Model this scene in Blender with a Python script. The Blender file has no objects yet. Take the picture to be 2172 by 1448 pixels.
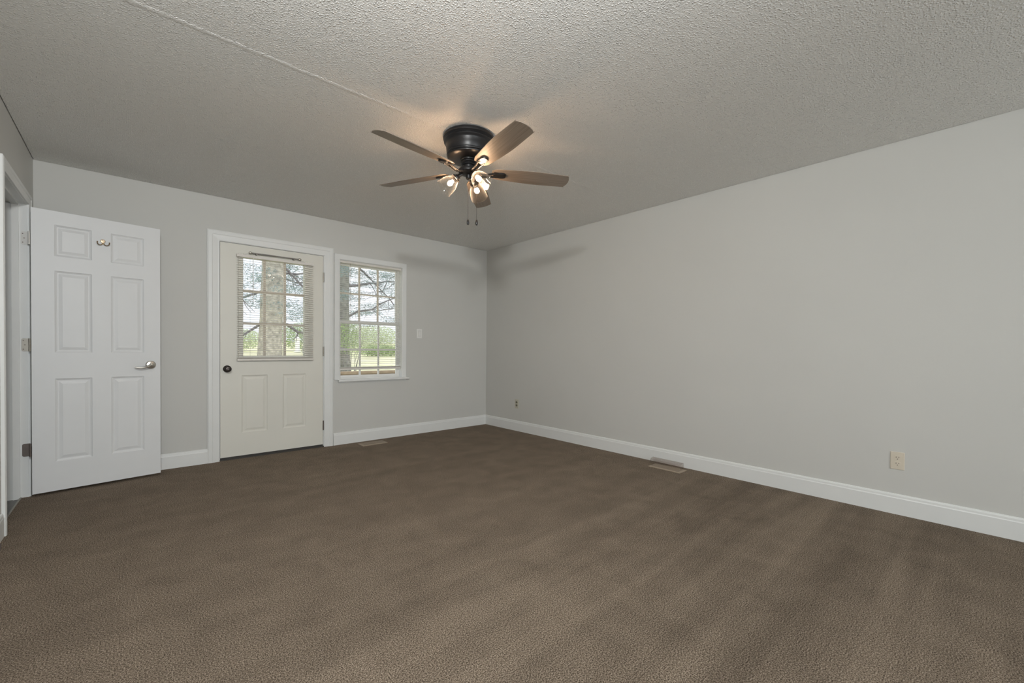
import bpy, bmesh, math, random
from mathutils import Vector, Matrix
R = math.radians
PI = math.pi
S = bpy.context.scene
C = S.collection

# ------------------------------------------------------------------ camera
def make_camera():
    cd = bpy.data.cameras.new('camera')
    cam = bpy.data.objects.new('camera', cd)
    C.objects.link(cam)
    yaw, pit, roll = R(41.7923), R(0.71998), R(0.44033)
    fw = Vector((math.sin(yaw)*math.cos(pit), math.cos(yaw)*math.cos(pit), -math.sin(pit)))
    rt = Vector((math.cos(yaw), -math.sin(yaw), 0))
    up = rt.cross(fw)
    r2 = rt*math.cos(roll) + up*math.sin(roll)
    u2 = up*math.cos(roll) - rt*math.sin(roll)
    m = Matrix((r2, u2, -fw)).transposed().to_4x4()
    m.translation = Vector((-3.75184, -4.74372, 1.06325))
    cam.matrix_world = m
    cd.sensor_width = 36.0
    cd.lens = 15.003
    cd.shift_y = 27.265/2172
    cd.clip_start = 0.02
    cd.clip_end = 300
    S.camera = cam
make_camera()

# ------------------------------------------------------------------ world, lights, exposure
S.view_settings.view_transform = 'Standard'
S.view_settings.look = 'None'
S.view_settings.gamma = 1.0
S.view_settings.exposure = 0.0
S.view_settings.use_curve_mapping = False
try:
    S.cycles.use_denoising = True
    S.cycles.max_bounces = 12
    S.cycles.diffuse_bounces = 6
    S.cycles.transparent_max_bounces = 24
    S.cycles.sample_clamp_indirect = 6.0
    S.cycles.caustics_reflective = False
    S.cycles.caustics_refractive = False
except Exception:
    pass

def make_world():
    w = bpy.data.worlds.new('overcast_sky')
    S.world = w
    w.use_nodes = True
    nt = w.node_tree
    nt.nodes.clear()
    o = nt.nodes.new('ShaderNodeOutputWorld')
    b = nt.nodes.new('ShaderNodeBackground')
    tc = nt.nodes.new('ShaderNodeTexCoord')
    n = nt.nodes.new('ShaderNodeTexNoise')
    n.inputs['Scale'].default_value = 2.2
    n.inputs['Detail'].default_value = 4
    r = nt.nodes.new('ShaderNodeValToRGB')
    r.color_ramp.elements[0].position = 0.3
    r.color_ramp.elements[0].color = (0.80, 0.86, 0.95, 1)
    r.color_ramp.elements[1].position = 0.62
    r.color_ramp.elements[1].color = (0.97, 0.97, 1.0, 1)
    nt.links.new(tc.outputs['Generated'], n.inputs['Vector'])
    nt.links.new(n.outputs['Fac'], r.inputs['Fac'])
    nt.links.new(r.outputs['Color'], b.inputs['Color'])
    b.inputs['Strength'].default_value = 1.35
    nt.links.new(b.outputs[0], o.inputs[0])
make_world()

def lamp(name, kind, loc, energy, color=(1, 1, 1), aim=None, **kw):
    d = bpy.data.lights.new(name, kind)
    d.energy = energy
    d.color = color
    for k, v in kw.items():
        setattr(d, k, v)
    o = bpy.data.objects.new(name, d)
    o.location = loc
    if aim is not None:
        o.rotation_euler = (Vector(aim) - Vector(loc)).to_track_quat('-Z', 'Y').to_euler()
    C.objects.link(o)
    return o
# the photographer's flash, bounced off the ceiling above the camera
lamp('bounce_flash', 'SPOT', (-3.70, -4.72, 1.50), 134, (1.0, 1.0, 0.99), aim=(-3.60, -4.55, 2.44),
     spot_size=R(130), spot_blend=1.0, shadow_soft_size=0.08)
# added fill from behind the camera, standing as daylight at the unseen window
lamp('rear_fill_light', 'AREA', (-2.81, -8.96, 1.38), 95, (0.92, 0.975, 1.0), aim=(-2.6, 0, 1.38),
     shape='RECTANGLE', size=2.75, size_y=1.5)
# added soft fill lamp, set where the fan's wall shadow places the bounced flash
lamp('flash_fill', 'AREA', (-3.85, -4.45, 2.29), 48, (0.99, 1.0, 0.99), aim=(-0.8, 0, 1.2), shape='DISK', size=0.17)
# weak sun through thin cloud outdoors
lamp('veiled_sun', 'SUN', (6, 12, 20), 1.5, (1.0, 0.97, 0.9), aim=(4.0, 22, 0), angle=R(6))

# ------------------------------------------------------------------ materials
M = {}
def mat(name, col, rough=0.5, metal=0.0, spec=0.5, var=0.03, vscale=8.0, bump=0.0, bscale=200.0, bdist=0.001, coat=0.0):
    m = bpy.data.materials.new(name)
    m.use_nodes = True
    nt = m.node_tree
    p = nt.nodes['Principled BSDF']
    p.inputs['Roughness'].default_value = rough
    p.inputs['Metallic'].default_value = metal
    p.inputs['Specular IOR Level'].default_value = spec
    p.inputs['Coat Weight'].default_value = coat
    tc = nt.nodes.new('ShaderNodeTexCoord')
    n = nt.nodes.new('ShaderNodeTexNoise')
    n.inputs['Scale'].default_value = vscale
    n.inputs['Detail'].default_value = 3
    r = nt.nodes.new('ShaderNodeValToRGB')
    r.color_ramp.elements[0].position = 0.3
    r.color_ramp.elements[1].position = 0.7
    r.color_ramp.elements[0].color = tuple(max(0, c*(1-var)) for c in col) + (1,)
    r.color_ramp.elements[1].color = tuple(min(1, c*(1+var)) for c in col) + (1,)
    nt.links.new(tc.outputs['Object'], n.inputs['Vector'])
    nt.links.new(n.outputs['Fac'], r.inputs['Fac'])
    nt.links.new(r.outputs['Color'], p.inputs['Base Color'])
    if bump > 0:
        n2 = nt.nodes.new('ShaderNodeTexNoise')
        n2.inputs['Scale'].default_value = bscale
        n2.inputs['Detail'].default_value = 3
        b = nt.nodes.new('ShaderNodeBump')
        b.inputs['Strength'].default_value = bump
        b.inputs['Distance'].default_value = bdist
        nt.links.new(tc.outputs['Object'], n2.inputs['Vector'])
        nt.links.new(n2.outputs['Fac'], b.inputs['Height'])
        nt.links.new(b.outputs['Normal'], p.inputs['Normal'])
    M[name] = m
    return m

mat('wall_paint', (0.595, 0.595, 0.572), 0.62, spec=0.3, var=0.012, vscale=1.5, bump=0.25, bscale=260, bdist=0.0006)
mat('white_trim', (0.765, 0.778, 0.77), 0.38, var=0.01, bump=0.08, bscale=60, bdist=0.0006)
mat('white_door', (0.735, 0.748, 0.757), 0.42, var=0.008, bump=0.10, bscale=120, bdist=0.0004)
mat('cream_door', (0.725, 0.715, 0.655), 0.42, var=0.015, vscale=3, bump=0.08, bscale=90, bdist=0.0005)
mat('vinyl_white', (0.78, 0.78, 0.765), 0.35, var=0.01)
mat('muntin_beige', (0.66, 0.60, 0.52), 0.45, var=0.02)
mat('blind_vinyl', (0.735, 0.71, 0.665), 0.38, var=0.02)
mat('cord_white', (0.72, 0.70, 0.66), 0.7)
mat('ivory_plastic', (0.66, 0.60, 0.50), 0.35, var=0.01)
mat('almond_grey', (0.52, 0.50, 0.42), 0.4, var=0.01)
mat('dark_plastic', (0.03, 0.028, 0.022), 0.5)
mat('grey_socket', (0.17, 0.16, 0.12), 0.5)
mat('switch_plastic', (0.80, 0.80, 0.78), 0.35, var=0.01)
mat('bronze_dark', (0.013, 0.013, 0.014), 0.36, metal=0.12, spec=0.42, var=0.1)
mat('bronze_knob', (0.06, 0.05, 0.045), 0.3, metal=0.8, var=0.1)
mat('satin_nickel', (0.50, 0.48, 0.44), 0.28, metal=1.0, var=0.04)
mat('nickel_dull', (0.36, 0.34, 0.30), 0.45, metal=0.7, var=0.06)
mat('nickel_dark', (0.17, 0.145, 0.13), 0.5, metal=0.6, var=0.1)
mat('brass_hook', (0.62, 0.50, 0.36), 0.25, metal=1.0, var=0.05)
mat('painted_metal', (0.70, 0.69, 0.66), 0.4)
mat('rod_metal', (0.30, 0.29, 0.28), 0.3, metal=0.8)
mat('register_tan', (0.36, 0.29, 0.22), 0.5, metal=0.1, var=0.06, vscale=40)
mat('register_dark', (0.035, 0.025, 0.018), 0.8)
mat('threshold_gap_dark', (0.05, 0.045, 0.04), 0.6)
mat('vinyl_grey', (0.17, 0.17, 0.16), 0.45, var=0.08, vscale=12)
mat('deck_wood', (0.33, 0.25, 0.17), 0.7, var=0.15, vscale=14)
mat('bark_grey', (0.47, 0.44, 0.38), 0.9, var=0.35, vscale=14, bump=0.9, bscale=18, bdist=0.03)
mat('bark_dark', (0.20, 0.20, 0.18), 0.9, var=0.3, vscale=10, bump=0.6, bscale=20, bdist=0.02)
mat('twig_bark', (0.19, 0.18, 0.19), 0.9, var=0.2)
mat('needle_blue', (0.24, 0.32, 0.33), 0.8, var=0.35, vscale=3)
mat('leaf_green', (0.36, 0.47, 0.22), 0.7, var=0.4, vscale=4)
mat('leaf_dark', (0.24, 0.34, 0.17), 0.7, var=0.4, vscale=4)
mat('leaf_pale', (0.58, 0.65, 0.43), 0.7, var=0.25, vscale=4)
mat('leaf_red', (0.75, 0.45, 0.33), 0.7, var=0.2, vscale=4)
mat('white_paint_out', (0.85, 0.85, 0.85), 0.5)
mat('grey_stone_out', (0.42, 0.43, 0.47), 0.8, var=0.15)
mat('brown_cord', (0.09, 0.06, 0.05), 0.5)
mat('siding_out', (0.6, 0.58, 0.54), 0.7)

def mat_ceiling():
    m = bpy.data.materials.new('popcorn_ceiling')
    m.use_nodes = True
    nt = m.node_tree
    L = nt.links.new
    p = nt.nodes['Principled BSDF']
    p.inputs['Roughness'].default_value = 0.75
    p.inputs['Specular IOR Level'].default_value = 0.25
    p.inputs['Base Color'].default_value = (0.83, 0.815, 0.785, 1)
    tc = nt.nodes.new('ShaderNodeTexCoord')
    n = nt.nodes.new('ShaderNodeTexNoise')          # warps the crumbs so that no two are alike
    n.inputs['Scale'].default_value = 150
    n.inputs['Detail'].default_value = 3
    v = nt.nodes.new('ShaderNodeTexVoronoi')
    v.inputs['Scale'].default_value = 105
    v.inputs['Randomness'].default_value = 1.0
    mr = nt.nodes.new('ShaderNodeMapRange')
    mr.interpolation_type = 'SMOOTHSTEP'
    mr.inputs['From Min'].default_value = 0.05; mr.inputs['From Max'].default_value = 0.55
    mr.inputs['To Min'].default_value = 1.0; mr.inputs['To Max'].default_value = 0.0
    sp = nt.nodes.new('ShaderNodeSeparateColor')
    mu = nt.nodes.new('ShaderNodeMath'); mu.operation = 'MULTIPLY'
    mn = nt.nodes.new('ShaderNodeMath'); mn.operation = 'MULTIPLY_ADD'; mn.inputs[1].default_value = 0.55
    b = nt.nodes.new('ShaderNodeBump')
    b.inputs['Strength'].default_value = 1.0
    b.inputs['Distance'].default_value = 0.0055
    cr = nt.nodes.new('ShaderNodeValToRGB')         # crumbs paler, gaps duller: the light crumbs catch is put into the colour
    cr.color_ramp.elements[0].position = 0.0; cr.color_ramp.elements[0].color = (0.80, 0.80, 0.78, 1)
    cr.color_ramp.elements[1].position = 0.55; cr.color_ramp.elements[1].color = (0.97, 0.96, 0.94, 1)
    L(mu.outputs[0], cr.inputs['Fac']); L(cr.outputs['Color'], p.inputs['Base Color'])
    L(tc.outputs['Object'], v.inputs['Vector']); L(tc.outputs['Object'], n.inputs['Vector'])
    L(v.outputs['Distance'], mr.inputs['Value']); L(v.outputs['Color'], sp.inputs['Color'])
    L(mr.outputs[0], mu.inputs[0]); L(sp.outputs[0], mu.inputs[1])
    L(n.outputs['Fac'], mn.inputs[0]); L(mu.outputs[0], mn.inputs[2])
    L(mn.outputs[0], b.inputs['Height']); L(b.outputs['Normal'], p.inputs['Normal'])
    M['popcorn_ceiling'] = m
mat_ceiling()

def mat_carpet():
    m = bpy.data.materials.new('cut_pile_carpet')
    m.use_nodes = True
    nt = m.node_tree
    L = nt.links.new
    p = nt.nodes['Principled BSDF']
    p.inputs['Roughness'].default_value = 0.95
    p.inputs['Specular IOR Level'].default_value = 0.05
    p.inputs['Sheen Weight'].default_value = 0.0
    tc = nt.nodes.new('ShaderNodeTexCoord')
    # yarn tufts
    n = nt.nodes.new('ShaderNodeTexNoise')
    n.inputs['Scale'].default_value = 215
    n.inputs['Detail'].default_value = 4
    n.inputs['Roughness'].default_value = 0.75
    r = nt.nodes.new('ShaderNodeValToRGB')
    e = r.color_ramp.elements
    e[0].position = 0.40; e[0].color = (0.060, 0.045, 0.033, 1)
    e[1].position = 0.62; e[1].color = (0.52, 0.43, 0.345, 1)
    x = e.new(0.5); x.color = (0.225, 0.178, 0.133, 1)
    # vacuum tracks and footmarks: the pile leans different ways
    mp = nt.nodes.new('ShaderNodeMapping')
    mp.inputs['Rotation'].default_value = (0, 0, R(5))
    mp.inputs['Scale'].default_value = (0.38, 5.6, 1)
    n2 = nt.nodes.new('ShaderNodeTexNoise')
    n2.inputs['Scale'].default_value = 1.0
    n2.inputs['Detail'].default_value = 3
    n2.inputs['Distortion'].default_value = 0.12
    n4 = nt.nodes.new('ShaderNodeTexNoise')
    n4.inputs['Scale'].default_value = 5.5
    n4.inputs['Detail'].default_value = 6
    n4.inputs['Distortion'].default_value = 0.5
    a = nt.nodes.new('ShaderNodeMath'); a.operation = 'ADD'
    mr = nt.nodes.new('ShaderNodeMapRange')
    mr.inputs['From Min'].default_value = 0.78; mr.inputs['From Max'].default_value = 1.22
    mr.inputs['To Min'].default_value = 0.80; mr.inputs['To Max'].default_value = 1.20
    mx = nt.nodes.new('ShaderNodeVectorMath'); mx.operation = 'SCALE'
    b = nt.nodes.new('ShaderNodeBump')
    b.inputs['Strength'].default_value = 1.0
    b.inputs['Distance'].default_value = 0.006
    L(tc.outputs['Object'], n.inputs['Vector'])
    L(tc.outputs['Object'], mp.inputs['Vector']); L(mp.outputs[0], n2.inputs['Vector'])
    L(tc.outputs['Object'], n4.inputs['Vector'])
    L(n.outputs['Fac'], r.inputs['Fac'])
    sx = nt.nodes.new('ShaderNodeSeparateXYZ')
    mk = nt.nodes.new('ShaderNodeMapRange')          # the vacuum tracks lie in the part of the floor nearest the camera
    mk.interpolation_type = 'SMOOTHSTEP'
    mk.inputs['From Min'].default_value = -2.6; mk.inputs['From Max'].default_value = -3.6
    mk.inputs['To Min'].default_value = 0.25; mk.inputs['To Max'].default_value = 1.0
    c0 = nt.nodes.new('ShaderNodeMath'); c0.operation = 'SUBTRACT'; c0.inputs[1].default_value = 0.5
    c1 = nt.nodes.new('ShaderNodeMath'); c1.operation = 'MULTIPLY'
    c2 = nt.nodes.new('ShaderNodeMath'); c2.operation = 'MULTIPLY_ADD'; c2.inputs[1].default_value = 1.3; c2.inputs[2].default_value = 0.5
    L(tc.outputs['Object'], sx.inputs[0]); L(sx.outputs['Y'], mk.inputs['Value'])
    L(n2.outputs['Fac'], c0.inputs[0]); L(c0.outputs[0], c1.inputs[0]); L(mk.outputs[0], c1.inputs[1]); L(c1.outputs[0], c2.inputs[0])
    L(c2.outputs[0], a.inputs[0]); c3 = nt.nodes.new('ShaderNodeMath'); c3.operation = 'MULTIPLY_ADD'; c3.inputs[1].default_value = 0.62; c3.inputs[2].default_value = 0.19
    L(n4.outputs['Fac'], c3.inputs[0]); L(c3.outputs[0], a.inputs[1]); L(a.outputs[0], mr.inputs['Value'])
    L(r.outputs['Color'], mx.inputs[0]); L(mr.outputs[0], mx.inputs['Scale'])
    L(mx.outputs[0], p.inputs['Base Color'])
    L(n.outputs['Fac'], b.inputs['Height']); L(b.outputs['Normal'], p.inputs['Normal'])
    M['carpet'] = m
mat_carpet()

def mat_blade():
    m = bpy.data.materials.new('washed_wood_blade')
    m.use_nodes = True
    nt = m.node_tree
    L = nt.links.new
    p = nt.nodes['Principled BSDF']
    p.inputs['Roughness'].default_value = 0.45
    tc = nt.nodes.new('ShaderNodeTexCoord')
    mp = nt.nodes.new('ShaderNodeMapping')
    mp.inputs['Scale'].default_value = (3.5, 150, 10)
    n = nt.nodes.new('ShaderNodeTexNoise')
    n.inputs['Scale'].default_value = 1.0
    n.inputs['Detail'].default_value = 6
    n.inputs['Distortion'].default_value = 0.5
    r = nt.nodes.new('ShaderNodeValToRGB')
    e = r.color_ramp.elements
    e[0].position = 0.28; e[0].color = (0.185, 0.15, 0.118, 1)
    e[1].position = 0.72; e[1].color = (0.30, 0.25, 0.205, 1)
    L(tc.outputs['Object'], mp.inputs['Vector']); L(mp.outputs[0], n.inputs['Vector'])
    L(n.outputs['Fac'], r.inputs['Fac']); L(r.outputs['Color'], p.inputs['Base Color'])
    M['blade_wood'] = m
mat_blade()

def mat_clear(name, tint, refl_lo, refl_hi, rough=0.02, power=1.0, soft=0.0):
    m = bpy.data.materials.new(name)
    m.use_nodes = True
    nt = m.node_tree
    nt.nodes.clear()
    L = nt.links.new
    o = nt.nodes.new('ShaderNodeOutputMaterial')
    t = nt.nodes.new('ShaderNodeBsdfTransparent'); t.inputs['Color'].default_value = tint + (1,)
    g = nt.nodes.new('ShaderNodeBsdfGlossy'); g.inputs['Roughness'].default_value = rough
    lw = nt.nodes.new('ShaderNodeLayerWeight'); lw.inputs['Blend'].default_value = 0.35
    mr = nt.nodes.new('ShaderNodeMapRange')
    mr.inputs['To Min'].default_value = refl_lo; mr.inputs['To Max'].default_value = refl_hi
    mx = nt.nodes.new('ShaderNodeMixShader')
    pw = nt.nodes.new('ShaderNodeMath'); pw.operation = 'POWER'; pw.inputs[1].default_value = power
    L(lw.outputs['Facing'], pw.inputs[0]); L(pw.outputs[0], mr.inputs['Value']); L(mr.outputs[0], mx.inputs['Fac'])
    L(t.outputs[0], mx.inputs[1]); L(mx.outputs[0], o.inputs['Surface'])
    d = nt.nodes.new('ShaderNodeBsdfTranslucent'); d.inputs['Color'].default_value = (0.9, 0.9, 0.9, 1)
    m3 = nt.nodes.new('ShaderNodeMixShader'); m3.inputs['Fac'].default_value = soft
    L(g.outputs[0], m3.inputs[1]); L(d.outputs[0], m3.inputs[2]); L(m3.outputs[0], mx.inputs[2])
    M[name] = m
mat_clear('clear_glass', (0.985, 0.98, 0.97), 0.006, 0.75, 0.03, 2.3, 0.22)
mat_clear('window_glass', (0.97, 0.98, 0.98), 0.01, 0.25)
mat_clear('clear_plastic', (0.93, 0.91, 0.90), 0.05, 0.7, 0.08, 2.0, 0.5)

def mat_glow(name, col, strength):
    m = bpy.data.materials.new(name)
    m.use_nodes = True
    nt = m.node_tree
    nt.nodes.clear()
    o = nt.nodes.new('ShaderNodeOutputMaterial')
    e = nt.nodes.new('ShaderNodeEmission')
    e.inputs['Color'].default_value = col + (1,)
    e.inputs['Strength'].default_value = strength
    nt.links.new(e.outputs[0], o.inputs['Surface'])
    M[name] = m
mat_glow('bulb_glow', (1.0, 0.64, 0.38), 185.0)

# ------------------------------------------------------------------ helpers
def bx(bm, x0, x1, y0, y1, z0, z1, M4=None):
    vs = [bm.verts.new((x, y, z)) for x in (x0, x1) for y in (y0, y1) for z in (z0, z1)]
    for f in ((0, 1, 3, 2), (4, 6, 7, 5), (0, 4, 5, 1), (2, 3, 7, 6), (0, 2, 6, 4), (1, 5, 7, 3)):
        bm.faces.new([vs[i] for i in f])
    if M4 is not None:
        for v in vs:
            v.co = M4 @ v.co
    return vs

def lathe(bm, prof, seg=32, M4=None, closed=False):
    rings = []
    for r, z in prof:
        if r < 1e-6:
            rings.append([bm.verts.new((0, 0, z))])
        else:
            rings.append([bm.verts.new((r*math.cos(2*PI*i/seg), r*math.sin(2*PI*i/seg), z)) for i in range(seg)])
    n = len(rings)
    for k in range(n if closed else n-1):
        a, b = rings[k], rings[(k+1) % n]
        for i in range(seg):
            j = (i+1) % seg
            if len(a) == 1 and len(b) == 1:
                continue
            if len(a) == 1:
                bm.faces.new((a[0], b[i], b[j]))
            elif len(b) == 1:
                bm.faces.new((a[i], b[0], a[j]))
            else:
                bm.faces.new((a[i], b[i], b[j], a[j]))
    if M4 is not None:
        for rr in rings:
            for v in rr:
                v.co = M4 @ v.co

def tube(bm, pts, rad, seg=8, cap=True):
    pts = [Vector(p) for p in pts]
    rads = rad if isinstance(rad, (list, tuple)) else [rad]*len(pts)
    rings = []
    u = None
    for i, p in enumerate(pts):
        t = (pts[min(i+1, len(pts)-1)] - pts[max(i-1, 0)]).normalized()
        if u is None:
            u = t.cross(Vector((0, 0, 1)) if abs(t.z) < 0.8 else Vector((1, 0, 0)))
        else:
            u = u - t*u.dot(t)          # carry the frame along, no twist
        u.normalize()
        w = t.cross(u).normalized()
        rings.append([bm.verts.new(p + (u*math.cos(2*PI*k/seg) + w*math.sin(2*PI*k/seg))*rads[i]) for k in range(seg)])
    for a, b in zip(rings[:-1], rings[1:]):
        for k in range(seg):
            j = (k+1) % seg
            bm.faces.new((a[k], a[j], b[j], b[k]))
    if cap:
        bm.faces.new(rings[0][::-1])
        bm.faces.new(rings[-1])

def obj(name, bm, m, parent=None, smooth=False, bevel=0.0, loc=None, bseg=2):
    bmesh.ops.recalc_face_normals(bm, faces=bm.faces)
    me = bpy.data.meshes.new(name)
    bm.to_mesh(me)
    bm.free()
    me.materials.append(M[m] if isinstance(m, str) else m)
    o = bpy.data.objects.new(name, me)
    C.objects.link(o)
    if smooth:
        for p in me.polygons:
            p.use_smooth = True
        me.set_sharp_from_angle(angle=R(35))
    if bevel > 0:
        b = o.modifiers.new('bevel', 'BEVEL')
        b.width = bevel
        b.segments = bseg
        b.limit_method = 'ANGLE'
        b.angle_limit = R(40)
    if loc is not None:
        o.location = loc
    if parent is not None:
        o.parent = parent
    return o

def tag(o, label, cat, group=None, kind=None):
    o['label'] = label
    o['category'] = cat
    if group: o['group'] = group
    if kind: o['kind'] = kind
    return o

def empty(name, loc=(0, 0, 0), rz=0.0):
    o = bpy.data.objects.new(name, None)
    o.empty_display_size = 0.1
    o.location = loc
    o.rotation_euler = (0, 0, rz)
    C.objects.link(o)
    return o

def box_obj(name, m, x0, x1, y0, y1, z0, z1, parent=None, bevel=0.0, smooth=False):
    bm = bmesh.new()
    bx(bm, x0, x1, y0, y1, z0, z1)
    return obj(name, bm, m, parent, bevel=bevel, smooth=smooth)

def copy_tree(o, parent=None):
    c = o.copy()
    C.objects.link(c)
    c.parent = parent
    for ch in [k for k in S.objects if k.parent == o]:
        copy_tree(ch, c)
    return c

# ------------------------------------------------------------------ room shell
W = 4.288          # room width (left wall at x = -W)
H = 2.44
YR = -9.00         # rear wall
T = 0.13           # wall thickness
DX0, DX1, DZ = -3.150, -2.200, 2.058        # exterior door rough opening
WX0, WX1, WZ0, WZ1 = -2.050, -1.298, 0.700, 2.032
OY0, OY1, OZ = -1.050, -0.247, 2.058        # open doorway in the left wall

def wall_holes(name, axis, a0, a1, d0, d1, z0, z1, holes, m='wall_paint'):
    """axis 'x': wall runs along x, thickness d0..d1 in y; axis 'y': runs along y, thickness in x"""
    bm = bmesh.new()
    cuts = sorted({a0, a1} | {h[0] for h in holes} | {h[1] for h in holes})
    for s, e in zip(cuts[:-1], cuts[1:]):
        segs = [(z0, z1)]
        for h in holes:
            if h[0] <= s + 1e-6 and h[1] >= e - 1e-6:
                new = []
                for p, q in segs:
                    if h[2] > p: new.append((p, min(q, h[2])))
                    if h[3] < q: new.append((max(p, h[3]), q))
                segs = new
        for p, q in segs:
            if axis == 'x': bx(bm, s, e, d0, d1, p, q)
            else: bx(bm, d0, d1, s, e, p, q)
    bmesh.ops.remove_doubles(bm, verts=bm.verts, dist=1e-5)
    return obj(name, bm, m)

o = wall_holes('wall_back', 'x', -W-T, T, 0, T, -0.10, H+0.02, [(DX0, DX1, -0.10, DZ), (WX0, WX1, WZ0, WZ1)])
tag(o, 'far painted grey wall holding the exterior door and window', 'wall', kind='structure')
o = wall_holes('wall_right', 'y', YR, 0, 0, T, -0.10, H+0.02, [])
tag(o, 'long blank painted grey wall on the right', 'wall', kind='structure')
o = wall_holes('wall_left', 'y', YR, 0, -W-T, -W, -0.10, H+0.02, [(OY0, OY1, -0.10, OZ)])
tag(o, 'grey wall at the left edge around the open doorway', 'wall', kind='structure')
RX0, RX1, RZ0, RZ1 = -4.22, -1.40, 0.60, 2.15
o = wall_holes('wall_front', 'x', -W-T, T, YR-T, YR, -0.10, H+0.02, [(RX0, RX1, RZ0, RZ1)])
tag(o, 'grey wall behind the camera with an added wide window', 'wall', kind='structure')
o = box_obj('floor', 'carpet', -W-0.035, 0.0, YR, 0.0, -0.10, 0.0)
tag(o, 'brown cut-pile carpet covering the whole room floor', 'floor', kind='structure')
bm = bmesh.new()
bx(bm, -W+0.005, -0.005, YR+0.005, -0.005, H, H+0.0125)
bx(bm, -W-T, T, YR-T, T, H+0.0122, H+0.10)
o = obj('ceiling', bm, 'popcorn_ceiling')
tag(o, 'off-white popcorn textured ceiling', 'ceiling', kind='structure')
# taped drywall joint standing slightly proud of the ceiling
bm = bmesh.new()
NS = 120
rows = []
random.seed(4)
for i in range(NS+1):
    x = -W + W*i/NS
    jy = random.uniform(-0.003, 0.003)
    rows.append([bm.verts.new((x, -2.445+dy+jy, H-dz)) for dy, dz in ((-0.014, -0.0008), (-0.005, 0.0014), (0.012, 0.0009), (0.035, -0.0008))])
for a, b in zip(rows[:-1], rows[1:]):
    for k in range(3):
        bm.faces.new((a[k], a[k+1], b[k+1], b[k]))
o = obj('trim_4', bm, 'popcorn_ceiling', smooth=True)
tag(o, 'slightly raised seam line running across the textured ceiling', 'ceiling seam', kind='structure')

# hallway beyond the open doorway
o = box_obj('wall_hallway', 'wall_paint', -W-T-1.2, -W-T-1.1, -2.3, 0.25, -0.1, H)
tag(o, 'hallway wall beyond the open doorway', 'wall', kind='structure')
o = wall_holes('wall_hallway_end', 'x', -W-T-1.1, -W-T, 0.13, 0.25, -0.1, H, [])
tag(o, 'end wall of the hallway behind the open doorway', 'wall', kind='structure')
o = wall_holes('wall_hallway_near', 'x', -W-T-1.1, -W-T, -2.3, -2.2, -0.1, H, [])
tag(o, 'near end wall of the hallway beyond the open doorway', 'wall', kind='structure')
o = box_obj('ceiling_hallway', 'popcorn_ceiling', -W-T-1.1, -W-T, -2.2, 0.13, H-0.02, H+0.08)
tag(o, 'hallway ceiling beyond the open doorway', 'ceiling', kind='structure')
o = box_obj('floor_hallway', 'vinyl_grey', -W-T-1.1, -W-0.035, -2.2, 0.13, -0.10, -0.006)
tag(o, 'grey vinyl hallway floor seen through the open doorway', 'floor', kind='structure')

# ------------------------------------------------------------------ baseboards
BP = [(0, 0), (0.0145, 0), (0.0145, 0.104), (0.0118, 0.110), (0.0105, 0.122), (0.006, 0.130), (0, 0.132)]
def baseboard(bm, p0, p1, nrm, m0=0.0, m1=0.0, ts=1.0):
    """p0->p1 along the wall; nrm points into the room; m0/m1: mitre factor at the ends"""
    p0, p1, nrm = Vector(p0), Vector(p1), Vector(nrm)
    d = (p1-p0).normalized()
    a = [bm.verts.new(p0 + nrm*t*ts + d*t*m0 + Vector((0, 0, z))) for t, z in BP]
    b = [bm.verts.new(p1 + nrm*t*ts - d*t*m1 + Vector((0, 0, z))) for t, z in BP]
    n = len(BP)
    for i in range(n):
        j = (i+1) % n
        bm.faces.new((a[i], a[j], b[j], b[i]))
    bm.faces.new(a[::-1]); bm.faces.new(b)
CAS_L, CAS_R = -3.232, -2.1105
bm = bmesh.new(); baseboard(bm, (-W, 0, 0), (CAS_L, 0, 0), (0, -1, 0), 1, 0)
baseboard(bm, (CAS_R, 0, 0), (0, 0, 0), (0, -1, 0), 0, 1)
tag(obj('baseboard_back', bm, 'white_trim'), 'white baseboard along the far wall under the window', 'baseboard', kind='structure')
bm = bmesh.new(); baseboard(bm, (0, 0, 0), (0, YR, 0), (-1, 0, 0), 1, 1)
tag(obj('baseboard_right', bm, 'white_trim'), 'white baseboard along the long right wall', 'baseboard', kind='structure')
bm = bmesh.new(); baseboard(bm, (-W, YR, 0), (-W, -1.110, 0), (1, 0, 0), 1, 0, 0.75)
baseboard(bm, (-W, -0.187, 0), (-W, 0, 0), (1, 0, 0), 0, 1)
tag(obj('baseboard_left', bm, 'white_trim'), 'white baseboard at the left edge beside the doorway casing', 'baseboard', kind='structure')
bm = bmesh.new(); baseboard(bm, (0, YR, 0), (-W, YR, 0), (0, 1, 0), 1, 1)
tag(obj('baseboard_front', bm, 'white_trim'), 'white baseboard along the wall behind the camera', 'baseboard', kind='structure')

# ------------------------------------------------------------------ casings
def casing(bm, a0, a1, z1, w, to3, prof, z0=0.0, bottom=False):
    """mitred casing around an opening a0..a1, top z1; to3(a, z, depth) maps to 3D. prof: (offset from the opening, depth)"""
    def corner(off):
        return [(a0-off, z0 if not bottom else z0-off), (a0-off, z1+off), (a1+off, z1+off), (a1+off, z0 if not bottom else z0-off)]
    loops = [[bm.verts.new(to3(a, z, d)) for a, z in corner(off)] for off, d in prof]
    n = len(loops)
    for k in range(n-1):
        for i in range(3):
            bm.faces.new((loops[k][i], loops[k][i+1], loops[k+1][i+1], loops[k+1][i]))
    for i in (0, 3):
        bm.faces.new([loops[k][i] for k in range(n)])
def colonial(w, th):
    return [(0, 0), (0, th*0.55), (0.006, th*0.66), (0.012, th*0.62), (0.018, th*0.66), (w*0.55, th*0.80), (w*0.62, th), (w-0.010, th), (w-0.004, th*0.85), (w, th*0.80), (w, 0)]
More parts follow.
